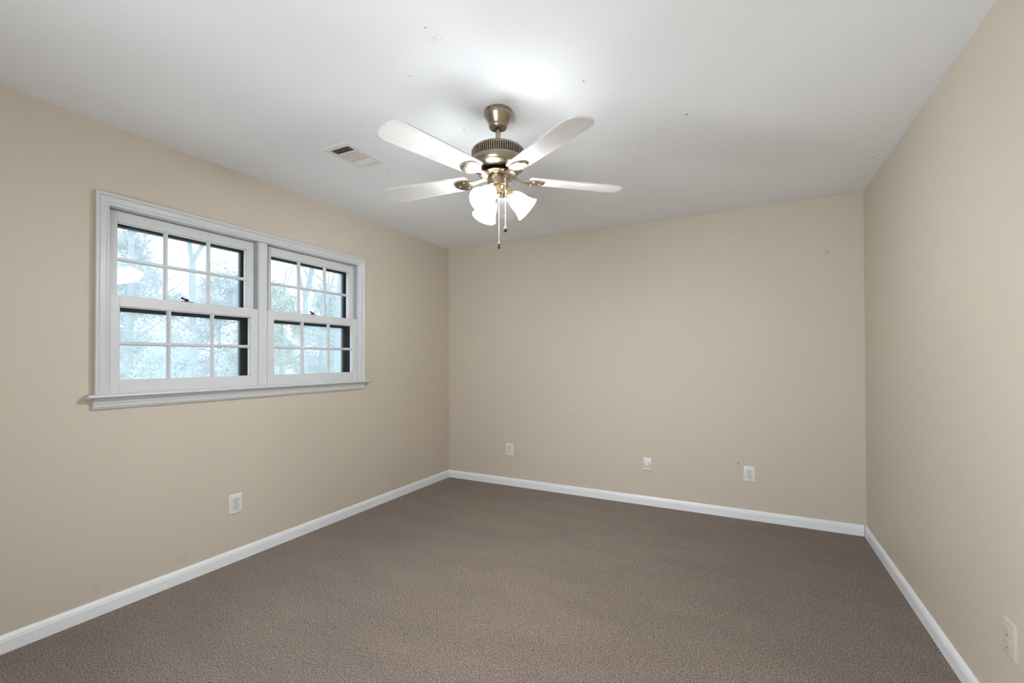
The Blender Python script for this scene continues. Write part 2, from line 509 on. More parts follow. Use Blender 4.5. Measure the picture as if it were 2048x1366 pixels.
# ------------------------------------------------------------------ window casing (trim) and sill
CAS = [(0, 0.0), (0, 0.013), (0.003, 0.017), (0.012, 0.018), (0.016, 0.021), (0.040, 0.023), (0.044, 0.029), (0.049, 0.031), (0.057, 0.031), (0.060, 0.028), (0.060, 0.0)]
trim = thing('trim_1', (0, 0, 0), 'white moulded casing framing the double window', 'window trim', kind='structure')
def casing_piece(name, stations, parent):
    """stations: two functions w -> (y, z)"""
    bm = bmesh.new()
    rings = [[bm.verts.new((t, *s(w))) for w, t in CAS] for s in stations]
    k = len(CAS)
    for i in range(k):
        f = bm.faces.new((rings[0][i], rings[0][(i + 1) % k], rings[1][(i + 1) % k], rings[1][i]))
        if i == k - 2: f.material_index = 1          # outer edge carries the wall paint
    bm.faces.new(rings[0]); bm.faces.new(rings[1][::-1])
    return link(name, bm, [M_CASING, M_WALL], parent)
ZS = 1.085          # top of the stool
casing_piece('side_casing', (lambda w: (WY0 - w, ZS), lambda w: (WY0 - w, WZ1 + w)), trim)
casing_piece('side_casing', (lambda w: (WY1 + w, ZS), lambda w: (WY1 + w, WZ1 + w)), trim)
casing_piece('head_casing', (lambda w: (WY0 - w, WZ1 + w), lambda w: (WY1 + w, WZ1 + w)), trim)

sill = thing('trim_2', (0, 0, 0), 'white projecting sill under the double window', 'window sill', kind='structure')
bm = bmesh.new()
nose = [(-0.005, 1.066), (0.040, 1.066), (0.049, 1.068), (0.054, 1.073), (0.054, 1.079), (0.050, 1.084), (0.044, 1.0855), (-0.005, 1.0855)]
# polygon is in (x, z); prism along y
prism(bm, nose, 1, -3.013, -1.190)
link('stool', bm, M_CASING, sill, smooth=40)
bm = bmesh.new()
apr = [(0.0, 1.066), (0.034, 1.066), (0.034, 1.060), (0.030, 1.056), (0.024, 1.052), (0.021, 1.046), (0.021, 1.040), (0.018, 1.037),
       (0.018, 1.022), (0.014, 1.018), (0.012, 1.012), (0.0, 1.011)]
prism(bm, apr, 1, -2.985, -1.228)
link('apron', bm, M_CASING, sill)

# jamb lining of the opening
jamb = thing('trim_3', (0, 0, 0), 'white jamb lining and narrow mullion between the two windows', 'window frame', kind='structure')
MY0, MY1 = -2.137, -2.071
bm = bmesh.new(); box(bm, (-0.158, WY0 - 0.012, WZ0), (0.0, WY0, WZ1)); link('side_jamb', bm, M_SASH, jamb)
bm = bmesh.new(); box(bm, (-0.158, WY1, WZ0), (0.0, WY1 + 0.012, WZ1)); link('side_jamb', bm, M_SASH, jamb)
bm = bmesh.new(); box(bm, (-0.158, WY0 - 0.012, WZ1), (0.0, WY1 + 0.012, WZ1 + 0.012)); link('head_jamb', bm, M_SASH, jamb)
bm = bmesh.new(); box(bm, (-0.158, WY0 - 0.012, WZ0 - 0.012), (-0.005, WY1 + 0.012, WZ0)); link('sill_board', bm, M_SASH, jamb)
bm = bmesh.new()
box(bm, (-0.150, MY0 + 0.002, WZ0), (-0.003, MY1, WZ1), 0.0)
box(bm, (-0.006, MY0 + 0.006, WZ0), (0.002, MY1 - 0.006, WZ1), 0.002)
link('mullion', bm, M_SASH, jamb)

ST = 0.046           # stile width
def sash(parent, name, y0, y1, z0, z1, xf, rail_lo, rail_hi):
    """sash with front face at xf; returns the frame object"""
    xb = xf - 0.035
    bm = bmesh.new()
    box(bm, (xb, y0, z0), (xf, y0 + ST, z1), 0.0012)
    box(bm, (xb, y1 - ST, z0), (xf, y1, z1), 0.0012)
    box(bm, (xb, y0 + ST, z0), (xf, y1 - ST, z0 + rail_lo), 0.0012)
    box(bm, (xb, y0 + ST, z1 - rail_hi), (xf, y1 - ST, z1), 0.0012)
    # glazing bead round the glass
    g0, g1, h0, h1 = y0 + ST, y1 - ST, z0 + rail_lo, z1 - rail_hi
    for (a, b) in (((g0, h0), (g0 + 0.005, h1)), ((g1 - 0.005, h0), (g1, h1)), ((g0, h0), (g1, h0 + 0.005)), ((g0, h1 - 0.005), (g1, h1))):
        box(bm, (xf - 0.027, a[0], a[1]), (xf - 0.010, b[0], b[1]))
    s = link(name, bm, M_SASH, parent)
    def muntin(vertical, c):
        bm = bmesh.new()
        w, t = 0.0105, 0.0045
        prof = [(-w, xf - 0.024), (-w, xf - 0.016), (-t, xf - 0.005), (t, xf - 0.005), (w, xf - 0.016), (w, xf - 0.024)]
        if vertical:      # polygon (x, y), along z
            prism(bm, [(q[1], c + q[0]) for q in prof], 2, h0, h1)
        else:             # polygon (x, z), along y; a hair thinner than the uprights it crosses
            prism(bm, [(max(xf - 0.0235, q[1] - 0.0007), c + q[0] * 0.95) for q in prof], 1, g0, g1)
        link('muntin', bm, M_SASH, s)
    for k in (1, 2):
        muntin(True, g0 + (g1 - g0) * k / 3)
    muntin(False, (h0 + h1) / 2)
    bm = bmesh.new()
    x = xf - 0.020
    vs = [bm.verts.new(c) for c in ((x, g0, h0), (x, g1, h0), (x, g1, h1), (x, g0, h1))]
    bm.faces.new(vs)
    link('pane', bm, M_GLASS, s)
    return s

def window(name, y0, y1, label):
    w = thing(name, (0, 0, 0), label, 'window', kind='structure')
    zm0, zm1 = 1.531, 1.586
    lo = sash(w, 'lower_sash', y0, y1, ZS - 0.001, zm1, 0.0, 0.065, zm1 - zm0)
    up = sash(w, 'upper_sash', y0 + 0.004, y1 - 0.004, zm0 + 0.002, WZ1 - 0.004, -0.040, 0.054, 0.055)
    # lock on the meeting rail
    yc = (y0 + y1) / 2 - 0.025
    bm = bmesh.new()
    box(bm, (-0.032, yc - 0.028, zm1), (-0.004, yc + 0.028, zm1 + 0.004), 0.001)
    lathe(bm, [(0, 0.016), (0.008, 0.016), (0.010, 0.012), (0.010, 0.0), (0, 0)], 16, Matrix.Translation((-0.018, yc, zm1 + 0.003)))
    tube(bm, [(-0.016, yc, zm1 + 0.013), (-0.008, yc - 0.018, zm1 + 0.016), (0.0, yc - 0.034, zm1 + 0.020)], [0.005, 0.0045, 0.006], 8)
    link('sash_lock', bm, M_LOCK, lo, smooth=40)
    # black storm window behind
    st = bmesh.new()
    fw = 0.056
    xa, xb = -0.128, -0.100
    box(st, (xa, y0, WZ0), (xb, y0 + fw, WZ1)); box(st, (xa, y1 - fw, WZ0), (xb, y1, WZ1))
    box(st, (xa, y0 + fw, WZ1 - 0.072), (xb, y1 - fw, WZ1)); box(st, (xa, y0 + fw, WZ0), (xb, y1 - fw, WZ0 + 0.030))
    box(st, (xa + 0.002, y0 + fw, 1.512), (xb - 0.002, y1 - fw, 1.560))
    # inner step of the storm track
    box(st, (xb, y1 - 0.024, WZ0), (xb + 0.016, y1, WZ1)); box(st, (xb, y0, WZ0), (xb + 0.016, y0 + 0.024, WZ1))
    box(st, (xb, y0 + 0.024, WZ1 - 0.034), (xb + 0.016, y1 - 0.024, WZ1))
    so = link('storm_frame', st, M_BLACK, w)
    so['label'] = 'black metal storm frame behind the white sashes'
    bm = bmesh.new()
    x = -0.115
    bm.faces.new([bm.verts.new(c) for c in ((x, y0 + 0.03, WZ0 + 0.01), (x, y1 - 0.03, WZ0 + 0.01), (x, y1 - 0.03, WZ1 - 0.03), (x, y0 + 0.03, WZ1 - 0.03))])
    link('storm_pane', bm, M_HAZED, so)
    # metal sash channel on both jambs, seen above the lower sash
    for s, y in ((1, y0), (-1, y1)):
        bm = bmesh.new()
        box(bm, (-0.039, y, zm1 - 0.02), (-0.001, y + s * 0.0012, WZ1 - 0.001), mat=1)
        for xq in (-0.034, -0.020, -0.005):
            box(bm, (xq - 0.0035, y, zm1 - 0.02), (xq + 0.0035, y + s * 0.0024, WZ1 - 0.002), 0.0005, mat=0)
        link('sash_channel', bm, [M_SASH, M_DARKGAP], w)
    return w
window('window_1', WY0 + 0.001, MY0 - 0.001, 'left window of the pair with six over six panes, nearer the camera')
window('window_2', MY1 + 0.001, WY1 - 0.001, 'right window of the pair with six over six panes, nearer the corner')

# ------------------------------------------------------------------ wall plates
def rounded_rect(w, h, r, n=5):
    pts = []
    for cx, cy, a0 in ((w / 2 - r, h / 2 - r, 0), (-w / 2 + r, h / 2 - r, 90), (-w / 2 + r, -h / 2 + r, 180), (w / 2 - r, -h / 2 + r, 270)):
        for k in range(n + 1):
            a = R(a0 + 90 * k / n)
            pts.append((cx + r * math.cos(a), cy + r * math.sin(a)))
    return pts
def plate_mesh(w, h, t):
    bm = bmesh.new()
    prev = None
    for (s, z) in ((0, 0), (0, t * 0.35), (0.0035, t * 0.85), (0.006, t)):
        ring = [bm.verts.new((x, -z, y)) for x, y in rounded_rect(w - 2 * s, h - 2 * s, 0.004)]
        if prev:
            for k in range(len(ring)):
                bm.faces.new((prev[k], prev[(k + 1) % len(ring)], ring[(k + 1) % len(ring)], ring[k]))
        prev = ring
    bm.faces.new(prev)
    return bm
# plates are modelled facing -y (wall at y=0) and turned to their wall
def disc(bm, x, z, r, y0, y1, n=20, mat=0):
    lathe(bm, [(0, 0), (r, 0), (r, abs(y1 - y0) * 0.7), (r * 0.8, abs(y1 - y0)), (0, abs(y1 - y0))], n,
          Matrix.Translation((x, y0, z)) @ Matrix.Rotation(R(90), 4, 'X'), mat=mat)
def duplex(loc, rz, label, group, w=0.083, h=0.121, mat=M_PLATE, faint=False):
    t = thing('wall_outlet', loc, label, 'outlet', group, rot=(0, 0, rz))
    T = 0.0075
    link('cover_plate', plate_mesh(w, h, T), mat, t, smooth=30)
    for s in (1, -1):
        bm = bmesh.new()
        zc = s * 0.0195
        # receptacle face: circle flattened top and bottom
        pts = []
        for k in range(32):
            a = 2 * PI * k / 32
            pts.append((0.0172 * math.cos(a), max(-0.0135, min(0.0135, 0.0172 * math.sin(a)))))
        A = [bm.verts.new((x, -T + 0.001, zc + z)) for x, z in pts]
        B = [bm.verts.new((x * .97, -T - 0.0022, zc + z * .97)) for x, z in pts]
        for k in range(32): bm.faces.new((A[k], A[(k + 1) % 32], B[(k + 1) % 32], B[k]))
        bm.faces.new(B)
        r = link('receptacle', bm, mat, t, smooth=40)
        # thin seam round the face
        bm = bmesh.new()
        A = [bm.verts.new((x * 1.09, -T - 0.0003, zc + z * 1.09)) for x, z in pts]
        B = [bm.verts.new((x, -T - 0.0003, zc + z)) for x, z in pts]
        for k in range(32): bm.faces.new((A[k], A[(k + 1) % 32], B[(k + 1) % 32], B[k]))
        link('seam', bm, mat if faint else M_GREYLINE, r)
        if not faint:
            for x, hh in ((-0.0066, 0.0052), (0.0066, 0.0043)):
                bm = bmesh.new(); box(bm, (x - 0.0014, -T - 0.0028, zc + 0.0035 - hh), (x + 0.0014, -T - 0.001, zc + 0.0035 + hh))
                link('slot', bm, M_SLOT, r)
        bm = bmesh.new(); disc(bm, 0, zc - 0.0085, 0.0028, -T - 0.0018, -T - 0.0028)
        link('ground_hole', bm, M_SLOT, r)
    bm = bmesh.new(); disc(bm, 0, 0, 0.0032, -T, -T - 0.0012)
    link('screw', bm, mat if faint else M_GREYLINE, t)
    return t
duplex((0, -2.280, 0.357), R(90), 'white duplex outlet low on the left wall under the window', 'duplex wall outlets')
duplex((0.737, 0, 0.359), 0, 'white duplex outlet low on the back wall, near the left corner', 'duplex wall outlets')
duplex((2.853, 0, 0.356), 0, 'white duplex outlet low on the back wall, nearest the right corner', 'duplex wall outlets')
duplex((W, -1.978, 0.357), R(-90), 'beige painted outlet low on the right wall in the foreground', 'duplex wall outlets', mat=M_PAINTED_PLATE, faint=True)

jack = thing('wall_jack', (2.076, 0, 0.352), 'white jack plate with round cover, midway along the back wall', 'wall jack')
link('cover_plate', plate_mesh(0.073, 0.112, 0.012), M_PLATE, jack, smooth=30)
bm = bmesh.new()
lathe(bm, [(0.027, 0), (0.027, 0.004), (0.024, 0.0065), (0, 0.0072)], 40, Matrix.Translation((0.0, -0.0115, 0.004)) @ Matrix.Rotation(R(90), 4, 'X'))
cov = link('round_cover', bm, M_PLATE, jack, smooth=50)
bm = bmesh.new()
pts = [(0.029 * math.cos(a), -0.0127, 0.004 + 0.029 * math.sin(a)) for a in [R(200 + 150 * k / 20) for k in range(21)]]
tube(bm, pts, [0.0012] * 21, 6)
link('rim_seam', bm, M_GREYLINE, jack)
bm = bmesh.new()
pts = [(0.006 + 0.009 * math.cos(a), -0.0187, 0.002 + 0.011 * math.sin(a)) for a in [R(-60 + 130 * k / 12) for k in range(13)]]
tube(bm, pts, [0.0010] * 13, 6)
link('cover_slot', bm, M_GREYLINE, cov)
bm = bmesh.new(); disc(bm, -0.029, -0.002, 0.0026, -0.0115, -0.0135)
link('screw', bm, M_SLOT, jack)

# ------------------------------------------------------------------ ceiling register
VX0, VX1, VY0, VY1 = 0.722, 0.929, -2.248, -1.958
vent = thing('ceiling_vent', ((VX0 + VX1) / 2, (VY0 + VY1) / 2, H), 'white three-way ceiling vent with a dark open end and small lever', 'vent')
vx, vy = (VX1 - VX0) / 2, (VY1 - VY0) / 2
bm = bmesh.new()
ix, iy = vx - 0.034, vy - 0.034
prev = None
for (ax, ay, z) in ((vx, vy, -0.0005), (vx, vy, -0.003), (vx - 0.006, vy - 0.006, -0.008), (ix + 0.006, iy + 0.006, -0.0095), (ix, iy, -0.0085), (ix, iy, -0.0008)):
    ring = [bm.verts.new(c) for c in ((-ax, -ay, z), (ax, -ay, z), (ax, ay, z), (-ax, ay, z))]
    if prev:
        for k in range(4): bm.faces.new((prev[k], prev[(k + 1) % 4], ring[(k + 1) % 4], ring[k]))
    prev = ring
fr = link('frame', bm, M_VENT, vent)
bm = bmesh.new(); box(bm, (-ix - 0.002, -iy - 0.002, -0.0016), (ix + 0.002, iy + 0.002, -0.0004))  # flat dark plate gives the duct its shade; no hole above
d = link('duct_backing', bm, M_DUCT, vent); d['label'] = 'dark plate painted as duct shade behind the louvers'
e0, e1 = -iy + 0.062, iy - 0.052           # limits of the middle bank
for y in (e0, e1):
    bm = bmesh.new(); box(bm, (-ix, y - 0.003, -0.0095), (ix, y + 0.003, -0.001))
    link('divider', bm, M_VENT, vent)
def slat_x(bm, y, tilt, wid, mat=0):
    c = Vector((0, y, -0.0052))
    dv = Vector((0, math.cos(tilt), math.sin(tilt))) * wid / 2
    nv = Vector((0, -math.sin(tilt), math.cos(tilt))) * 0.0005
    vs = []
    for sx in (-ix, ix):
        for a, b in ((-1, -1), (1, -1), (1, 1), (-1, 1)):
            vs.append(bm.verts.new(c + Vector((sx, 0, 0)) + dv * a + nv * b))
    for f in ((0, 1, 2, 3), (7, 6, 5, 4), (0, 4, 5, 1), (1, 5, 6, 2), (2, 6, 7, 3), (3, 7, 4, 0)):
        bm.faces.new([vs[i] for i in f])
for k in range(4):
    bm = bmesh.new(); slat_x(bm, -iy + 0.009 + k * 0.0145, R(38), 0.0090)
    link('end_louver', bm, M_VENTSLAT, vent)
for k in range(4):
    bm = bmesh.new(); slat_x(bm, e1 + 0.008 + k * 0.0118, R(-26), 0.0125)
    link('end_louver', bm, M_VENT, vent)
nmid = 15
for k in range(nmid):
    bm = bmesh.new()
    x = -ix + (k + 0.5) * 2 * ix / nmid
    tilt = R(30)
    dv = Vector((math.cos(tilt), 0, math.sin(tilt))) * 0.0082 / 2
    nv = Vector((-math.sin(tilt), 0, math.cos(tilt))) * 0.0005
    vs = []
    for y in (e0, e1):
        for a, b in ((-1, -1), (1, -1), (1, 1), (-1, 1)):
            vs.append(bm.verts.new(Vector((x, y, -0.0055)) + dv * a + nv * b))
    for f in ((0, 1, 2, 3), (7, 6, 5, 4), (0, 4, 5, 1), (1, 5, 6, 2), (2, 6, 7, 3), (3, 7, 4, 0)):
        bm.faces.new([vs[i] for i in f])
    link('middle_louver', bm, M_VENTSLAT, vent)
bm = bmesh.new(); box(bm, (ix - 0.020, iy + 0.010, -0.024), (ix - 0.016, iy + 0.016, -0.008), 0.001)
link('lever', bm, M_VENTSLAT, vent)
for sy in (-1, 1):
    bm = bmesh.new()
    lathe(bm, [(0, -0.0015), (0.003, -0.0008), (0.0035, 0)], 12, Matrix.Translation((0, sy * (vy - 0.016), -0.0088)))
    link('screw', bm, M_GREYLINE, vent)

# ------------------------------------------------------------------ ceiling fan
FX, FY = 1.793, -2.123
fan = thing('ceiling_fan', (FX, FY, H), 'brass ceiling fan with five pale blades and three lit glass shades', 'ceiling fan')
def fz(z): return z - H         # world height -> fan-local height

bm = bmesh.new()
lathe(bm, [(0, fz(2.4399)), (0.060, fz(2.4399)), (0.0655, fz(2.437)), (0.0665, fz(2.428)), (0.0665, fz(2.416)), (0.064, fz(2.408)), (0.057, fz(2.396)),
           (0.050, fz(2.383)), (0.045, fz(2.372)), (0.043, fz(2.365)), (0.0425, fz(2.360)), (0.040, fz(2.356)), (0.034, fz(2.3555)), (0.030, fz(2.3575)), (0.022, fz(2.364)), (0.0, fz(2.366))], 64)
can = link('canopy', bm, M_BRASS, fan, smooth=35)
for a in (R(-100), R(80)):
    bm = bmesh.new()
    lathe(bm, [(0, 0.0025), (0.003, 0.002), (0.004, 0), (0.004, -0.003)], 12,
          Matrix.Translation((0.0662 * math.cos(a), 0.0662 * math.sin(a), fz(2.428))) @ Matrix.Rotation(a, 4, 'Z') @ Matrix.Rotation(R(90), 4, 'Y'))
    link('screw', bm, M_MOTORDARK, can)
bm = bmesh.new()
lathe(bm, [(0, fz(2.382)), (0.017, fz(2.376)), (0.021, fz(2.368)), (0.018, fz(2.361)), (0.0118, fz(2.357)), (0.0118, fz(2.285)), (0.019, fz(2.283)), (0.021, fz(2.275)), (0.023, fz(2.262)), (0, fz(2.26))], 32)
link('downrod', bm, M_BRASS, fan, smooth=40)

# motor housing with slotted vent band
bm = bmesh.new()
lathe(bm, [(0, fz(2.2665)), (0.030, fz(2.2665)), (0.080, fz(2.263)), (0.108, fz(2.257)), (0.119, fz(2.251)), (0.1245, fz(2.2435)), (0.126, fz(2.239)), (0.122, fz(2.2385)), (0.105, fz(2.238))], 96)
lathe(bm, [(0.105, fz(2.203)), (0.124, fz(2.203)), (0.1285, fz(2.200)), (0.1295, fz(2.193)), (0.1295, fz(2.180)), (0.127, fz(2.171)), (0.121, fz(2.163)), (0.110, fz(2.156)), (0.094, fz(2.150)), (0.080, fz(2.147)), (0.060, fz(2.146)), (0, fz(2.146))], 96)
for k in range(78):
    a = 2 * PI * k / 78
    mt = Matrix.Rotation(a, 4, 'Z')
    vs0 = len(bm.verts)
    b2 = bmesh.new()
    prism(b2, [(0.119, -0.0025), (0.1265, -0.0025), (0.1265, 0.0025), (0.119, 0.0025)], 2, fz(2.2025), fz(2.2395))
    bmesh.ops.transform(b2, matrix=mt, verts=b2.verts)
    tmp = bpy.data.meshes.new('tmp'); b2.to_mesh(tmp); b2.free(); bm.from_mesh(tmp); bpy.data.meshes.remove(tmp)
mot = link('motor_housing', bm, M_BRASS, fan, smooth=35)
bm = bmesh.new()
lathe(bm, [(0, fz(2.245)), (0.114, fz(2.245)), (0.114, fz(2.198)), (0, fz(2.198))], 64)
mc = link('motor_core', bm, M_MOTORDARK, mot, smooth=35); mc['label'] = 'dark motor behind the vent slots'
# decorative holes on the bowl underside
for k in range(10):
    a = 2 * PI * (k + 0.5) / 10
    bm = bmesh.new()
    bmesh.ops.create_uvsphere(bm, u_segments=12, v_segments=8, radius=0.007)
    bmesh.ops.transform(bm, matrix=Matrix.Translation((0.098 * math.cos(a), 0.098 * math.sin(a), fz(2.1515))) @ Matrix.Rotation(a, 4, 'Z') @ Matrix.Diagonal((0.6, 1.5, 0.45, 1)), verts=bm.verts)
    link('cooling_hole', bm, M_MOTORDARK, mot, smooth=180)
bm = bmesh.new()
lathe(bm, [(0, fz(2.1465)), (0.058, fz(2.1465)), (0.060, fz(2.141)), (0.060, fz(2.134)), (0.0, fz(2.134))], 48)
link('flywheel', bm, M_MOTORDARK, fan, smooth=35)
bm = bmesh.new()
lathe(bm, [(0, fz(2.1345)), (0.070, fz(2.1345)), (0.088, fz(2.131)), (0.090, fz(2.127)), (0.084, fz(2.1235)), (0.060, fz(2.121)), (0.0, fz(2.121))], 64)
link('hub_plate', bm, M_BRASS, fan, smooth=35)

# blades and irons
ZB = fz(2.118)
PITCH = R(8)
def blade_mesh():
    bm = bmesh.new()
    # half-width along the blade
    st = [(0.150, 0.030), (0.153, 0.046), (0.162, 0.053), (0.20, 0.056), (0.30, 0.0605), (0.42, 0.065), (0.52, 0.068), (0.575, 0.068), (0.600, 0.064), (0.618, 0.054), (0.629, 0.040), (0.6345, 0.022), (0.636, 0.0)]
    outline = [(r, -w) for r, w in st] + [(r, w) for r, w in reversed(st[:-1])]
    T = 0.0032
    top = [bm.verts.new((r, w, T)) for r, w in outline]
    bot = [bm.verts.new((r, w, -T)) for r, w in outline]
    bm.faces.new(top); bm.faces.new(bot[::-1])
    n = len(outline)
    for k in range(n): bm.faces.new((bot[k], bot[(k + 1) % n], top[(k + 1) % n], top[k]))
    return bm
def iron_mesh():
    """flat cast arm from the hub that flares to a leaf under the blade root"""
    bm = bmesh.new()
    st = [(0.060, 0.016, 0.004), (0.085, 0.013, 0.002), (0.110, 0.012, -0.003), (0.130, 0.016, -0.0065), (0.145, 0.030, -0.0085), (0.158, 0.041, -0.0085),
          (0.178, 0.045, -0.0085), (0.198, 0.043, -0.0085), (0.214, 0.034, -0.0085), (0.225, 0.018, -0.0085), (0.229, 0.004, -0.0085)]
    T = 0.0024
    L_ = []; 
    for r, w, z in st:
        L_.append([bm.verts.new((r, -w, z - T)), bm.verts.new((r, -w * .5, z - T * 1.7)), bm.verts.new((r, w * .5, z - T * 1.7)), bm.verts.new((r, w, z - T)), bm.verts.new((r, w, z + T)), bm.verts.new((r, -w, z + T))])
    for A, B in zip(L_, L_[1:]):
        for k in range(6): bm.faces.new((A[k], A[(k + 1) % 6], B[(k + 1) % 6], B[k]))
    bm.faces.new(L_[0]); bm.faces.new(L_[-1][::-1])
    return bm
def screw_mesh(x, y):
    bm = bmesh.new()
    lathe(bm, [(0, -0.0155), (0.0035, -0.0148), (0.0045, -0.0125), (0.0045, -0.011)], 12, Matrix.Translation((x, y, 0)))
    return bm
blade0 = link('fan_blade', blade_mesh(), M_BLADE, fan)
iron0 = link('blade_iron', iron_mesh(), M_BRASS, fan, smooth=50)
screws0 = [link('screw', screw_mesh(x, y), M_BRASS_BRIGHT, iron0, smooth=50) for x, y in ((0.170, 0.028), (0.170, -0.028), (0.205, 0.0))]
for i in range(5):
    a = R(41 + 72 * i)
    if i == 0: b, ir = blade0, iron0
    else:
        b = blade0.copy(); COL.objects.link(b); b.parent = fan
        ir = iron0.copy(); COL.objects.link(ir); ir.parent = fan
        for s in screws0:
            c = s.copy(); COL.objects.link(c); c.parent = ir
    for o in (b, ir):
        o.location = (0, 0, ZB)
        o.rotation_euler = (Matrix.Rotation(a, 4, 'Z') @ Matrix.Rotation(PITCH, 4, 'X')).to_euler()

# switch housing and light kit
bm = bmesh.new()
lathe(bm, [(0, fz(2.122)), (0.046, fz(2.122)), (0.0495, fz(2.119)), (0.0505, fz(2.112)), (0.0505, fz(2.084)), (0.049, fz(2.079)), (0.043, fz(2.076)), (0.036, fz(2.0745)), (0.0, fz(2.0745))], 64)
sw = link('switch_housing', bm, M_BRASS, fan, smooth=35)
bm = bmesh.new()
lathe(bm, [(0, fz(2.076)), (0.034, fz(2.076)), (0.0355, fz(2.072)), (0.033, fz(2.068)), (0.0285, fz(2.064)), (0.0285, fz(2.050)), (0.026, fz(2.044)), (0.018, fz(2.040)), (0.010, fz(2.038)), (0.008, fz(2.032)), (0, fz(2.030))], 48)
link('light_fitter', bm, M_BRASS_BRIGHT, fan, smooth=35)

def shade_mesh():
    """bell shade along +z: neck at 0, mouth at 0.118"""
    bm = bmesh.new()
    out = [(0.0245, 0.0), (0.0262, 0.006), (0.030, 0.014), (0.0365, 0.026), (0.0415, 0.040), (0.0445, 0.056), (0.0475, 0.074), (0.0520, 0.092), (0.0580, 0.107), (0.0645, 0.118)]
    inn = [(r - 0.0028, z + 0.0005) for r, z in out[::-1]]
    lathe(bm, out + inn + [out[0]], 48)
    bmesh.ops.remove_doubles(bm, verts=bm.verts, dist=1e-5)
    return bm
def bulb_mesh():
    bm = bmesh.new()
    lathe(bm, [(0, 0.012), (0.012, 0.012), (0.0125, 0.030), (0.016, 0.042), (0.022, 0.056), (0.0245, 0.068), (0.0225, 0.081), (0.014, 0.090), (0, 0.093)], 32)
    return bm
def socket_mesh():
    bm = bmesh.new()
    lathe(bm, [(0, -0.020), (0.010, -0.020), (0.014, -0.016), (0.020, -0.012), (0.0225, -0.004), (0.0285, 0.000), (0.0295, 0.010), (0.0275, 0.011), (0.024, 0.002), (0.012, 0.0), (0.012, 0.014), (0, 0.014)], 40)
    return bm
TILT = R(42)
shade0 = link('lamp_shade', shade_mesh(), M_SHADE, fan, smooth=60)
bulb0 = link('bulb', bulb_mesh(), M_BULB, fan, smooth=60)
sock0 = link('lamp_socket', socket_mesh(), M_BRASS_BRIGHT, fan, smooth=40)
thumb = bmesh.new(); lathe(thumb, [(0, 0.010), (0.003, 0.010), (0.004, 0.006), (0.0025, 0.0), (0, 0)], 10, Matrix.Translation((0.0285, 0, 0.005)) @ Matrix.Rotation(R(90), 4, 'Y'))
thumb0 = link('thumb_screw', thumb, M_BRASS_BRIGHT, sock0, smooth=50)
bm = bmesh.new()
tube(bm, [(0.024, 0, fz(2.060)), (0.033, 0, fz(2.060)), (0.041, 0, fz(2.057)), (0.049, 0, fz(2.050))], [0.008, 0.008, 0.008, 0.008], 16)
arm0 = link('lamp_arm', bm, M_BRASS_BRIGHT, fan, smooth=50)
for i, az in enumerate((29, 149, 269)):
    if i == 0: s, b, k, arm = shade0, bulb0, sock0, arm0
    else:
        s, b, k, arm = shade0.copy(), bulb0.copy(), sock0.copy(), arm0.copy()
        for o in (s, b, k, arm): COL.objects.link(o); o.parent = fan
        t = thumb0.copy(); COL.objects.link(t); t.parent = k
    rot = Matrix.Rotation(R(az), 4, 'Z') @ Matrix.Rotation(R(90) + TILT, 4, 'Y')
    neck = Matrix.Rotation(R(az), 4, 'Z') @ Vector((0.060, 0, fz(2.0405)))
    for o in (s, b, k):
        o.location = neck; o.rotation_euler = rot.to_euler()
    s.scale = (0.97, 0.97, 0.92)
    arm.rotation_euler = (0, 0, R(az))

# pull chains
def chain(dx, dy, ztop, zbot, fob, label):
    t = []
    bm = bmesh.new()
    n = int((ztop - zbot) / 0.0036)
    for k in range(n):
        bmesh.ops.create_icosphere(bm, subdivisions=1, radius=0.0017, matrix=Matrix.Translation((dx, dy, fz(ztop - (k + 0.5) * (ztop - zbot) / n))))
    tube(bm, [(dx, dy, fz(ztop)), (dx, dy, fz(zbot))], [0.0008, 0.0008], 6)
    c = link('pull_chain', bm, M_CHAIN, fan, smooth=180)
    bm = bmesh.new()
    if fob == 'cone':
        bmesh.ops.create_uvsphere(bm, u_segments=16, v_segments=10, radius=0.0046, matrix=Matrix.Translation((dx, dy, fz(zbot))))
        link('bead_stop', bm, M_CHAIN, c, smooth=180)
        bm = bmesh.new()
        lathe(bm, [(0, 0), (0.0032, -0.001), (0.0042, -0.010), (0.0062, -0.020), (0.0060, -0.022), (0, -0.0225)], 20, Matrix.Translation((dx, dy, fz(zbot - 0.003))))
    else:
        bmesh.ops.create_uvsphere(bm, u_segments=16, v_segments=10, radius=0.0042, matrix=Matrix.Translation((dx, dy, fz(zbot))))
        link('bead_stop', bm, M_CHAIN, c, smooth=180)
        bm = bmesh.new()
        lathe(bm, [(0, 0), (0.005, -0.002), (0.0082, -0.008), (0.0088, -0.013), (0.0075, -0.019), (0.004, -0.023), (0, -0.024)], 20, Matrix.Translation((dx, dy, fz(zbot - 0.002))))
    f = link('fob', bm, M_FOB, c, smooth=50); f['label'] = label
cr, sr = R2.x, R2.y            # image-right direction on plan
px, py = 1.048 / 2.15, -1.877 / 2.15   # towards the camera
chain(cr * 0.004 + px * 0.034, sr * 0.004 + py * 0.034, 2.078, 1.799, 'cone', 'small dark conical fob')
chain(cr * 0.034 + px * 0.040, sr * 0.034 + py * 0.040, 2.100, 1.874, 'ball', 'small dark rounded fob')
bm = bmesh.new()
tube(bm, [(cr * 0.031 + px * 0.036, sr * 0.031 + py * 0.036, fz(2.101)), (cr * 0.036 + px * 0.0425, sr * 0.036 + py * 0.0425, fz(2.101))], [0.0042, 0.003], 12)
link('chain_outlet', bm, M_BRASS_BRIGHT, sw, smooth=50)

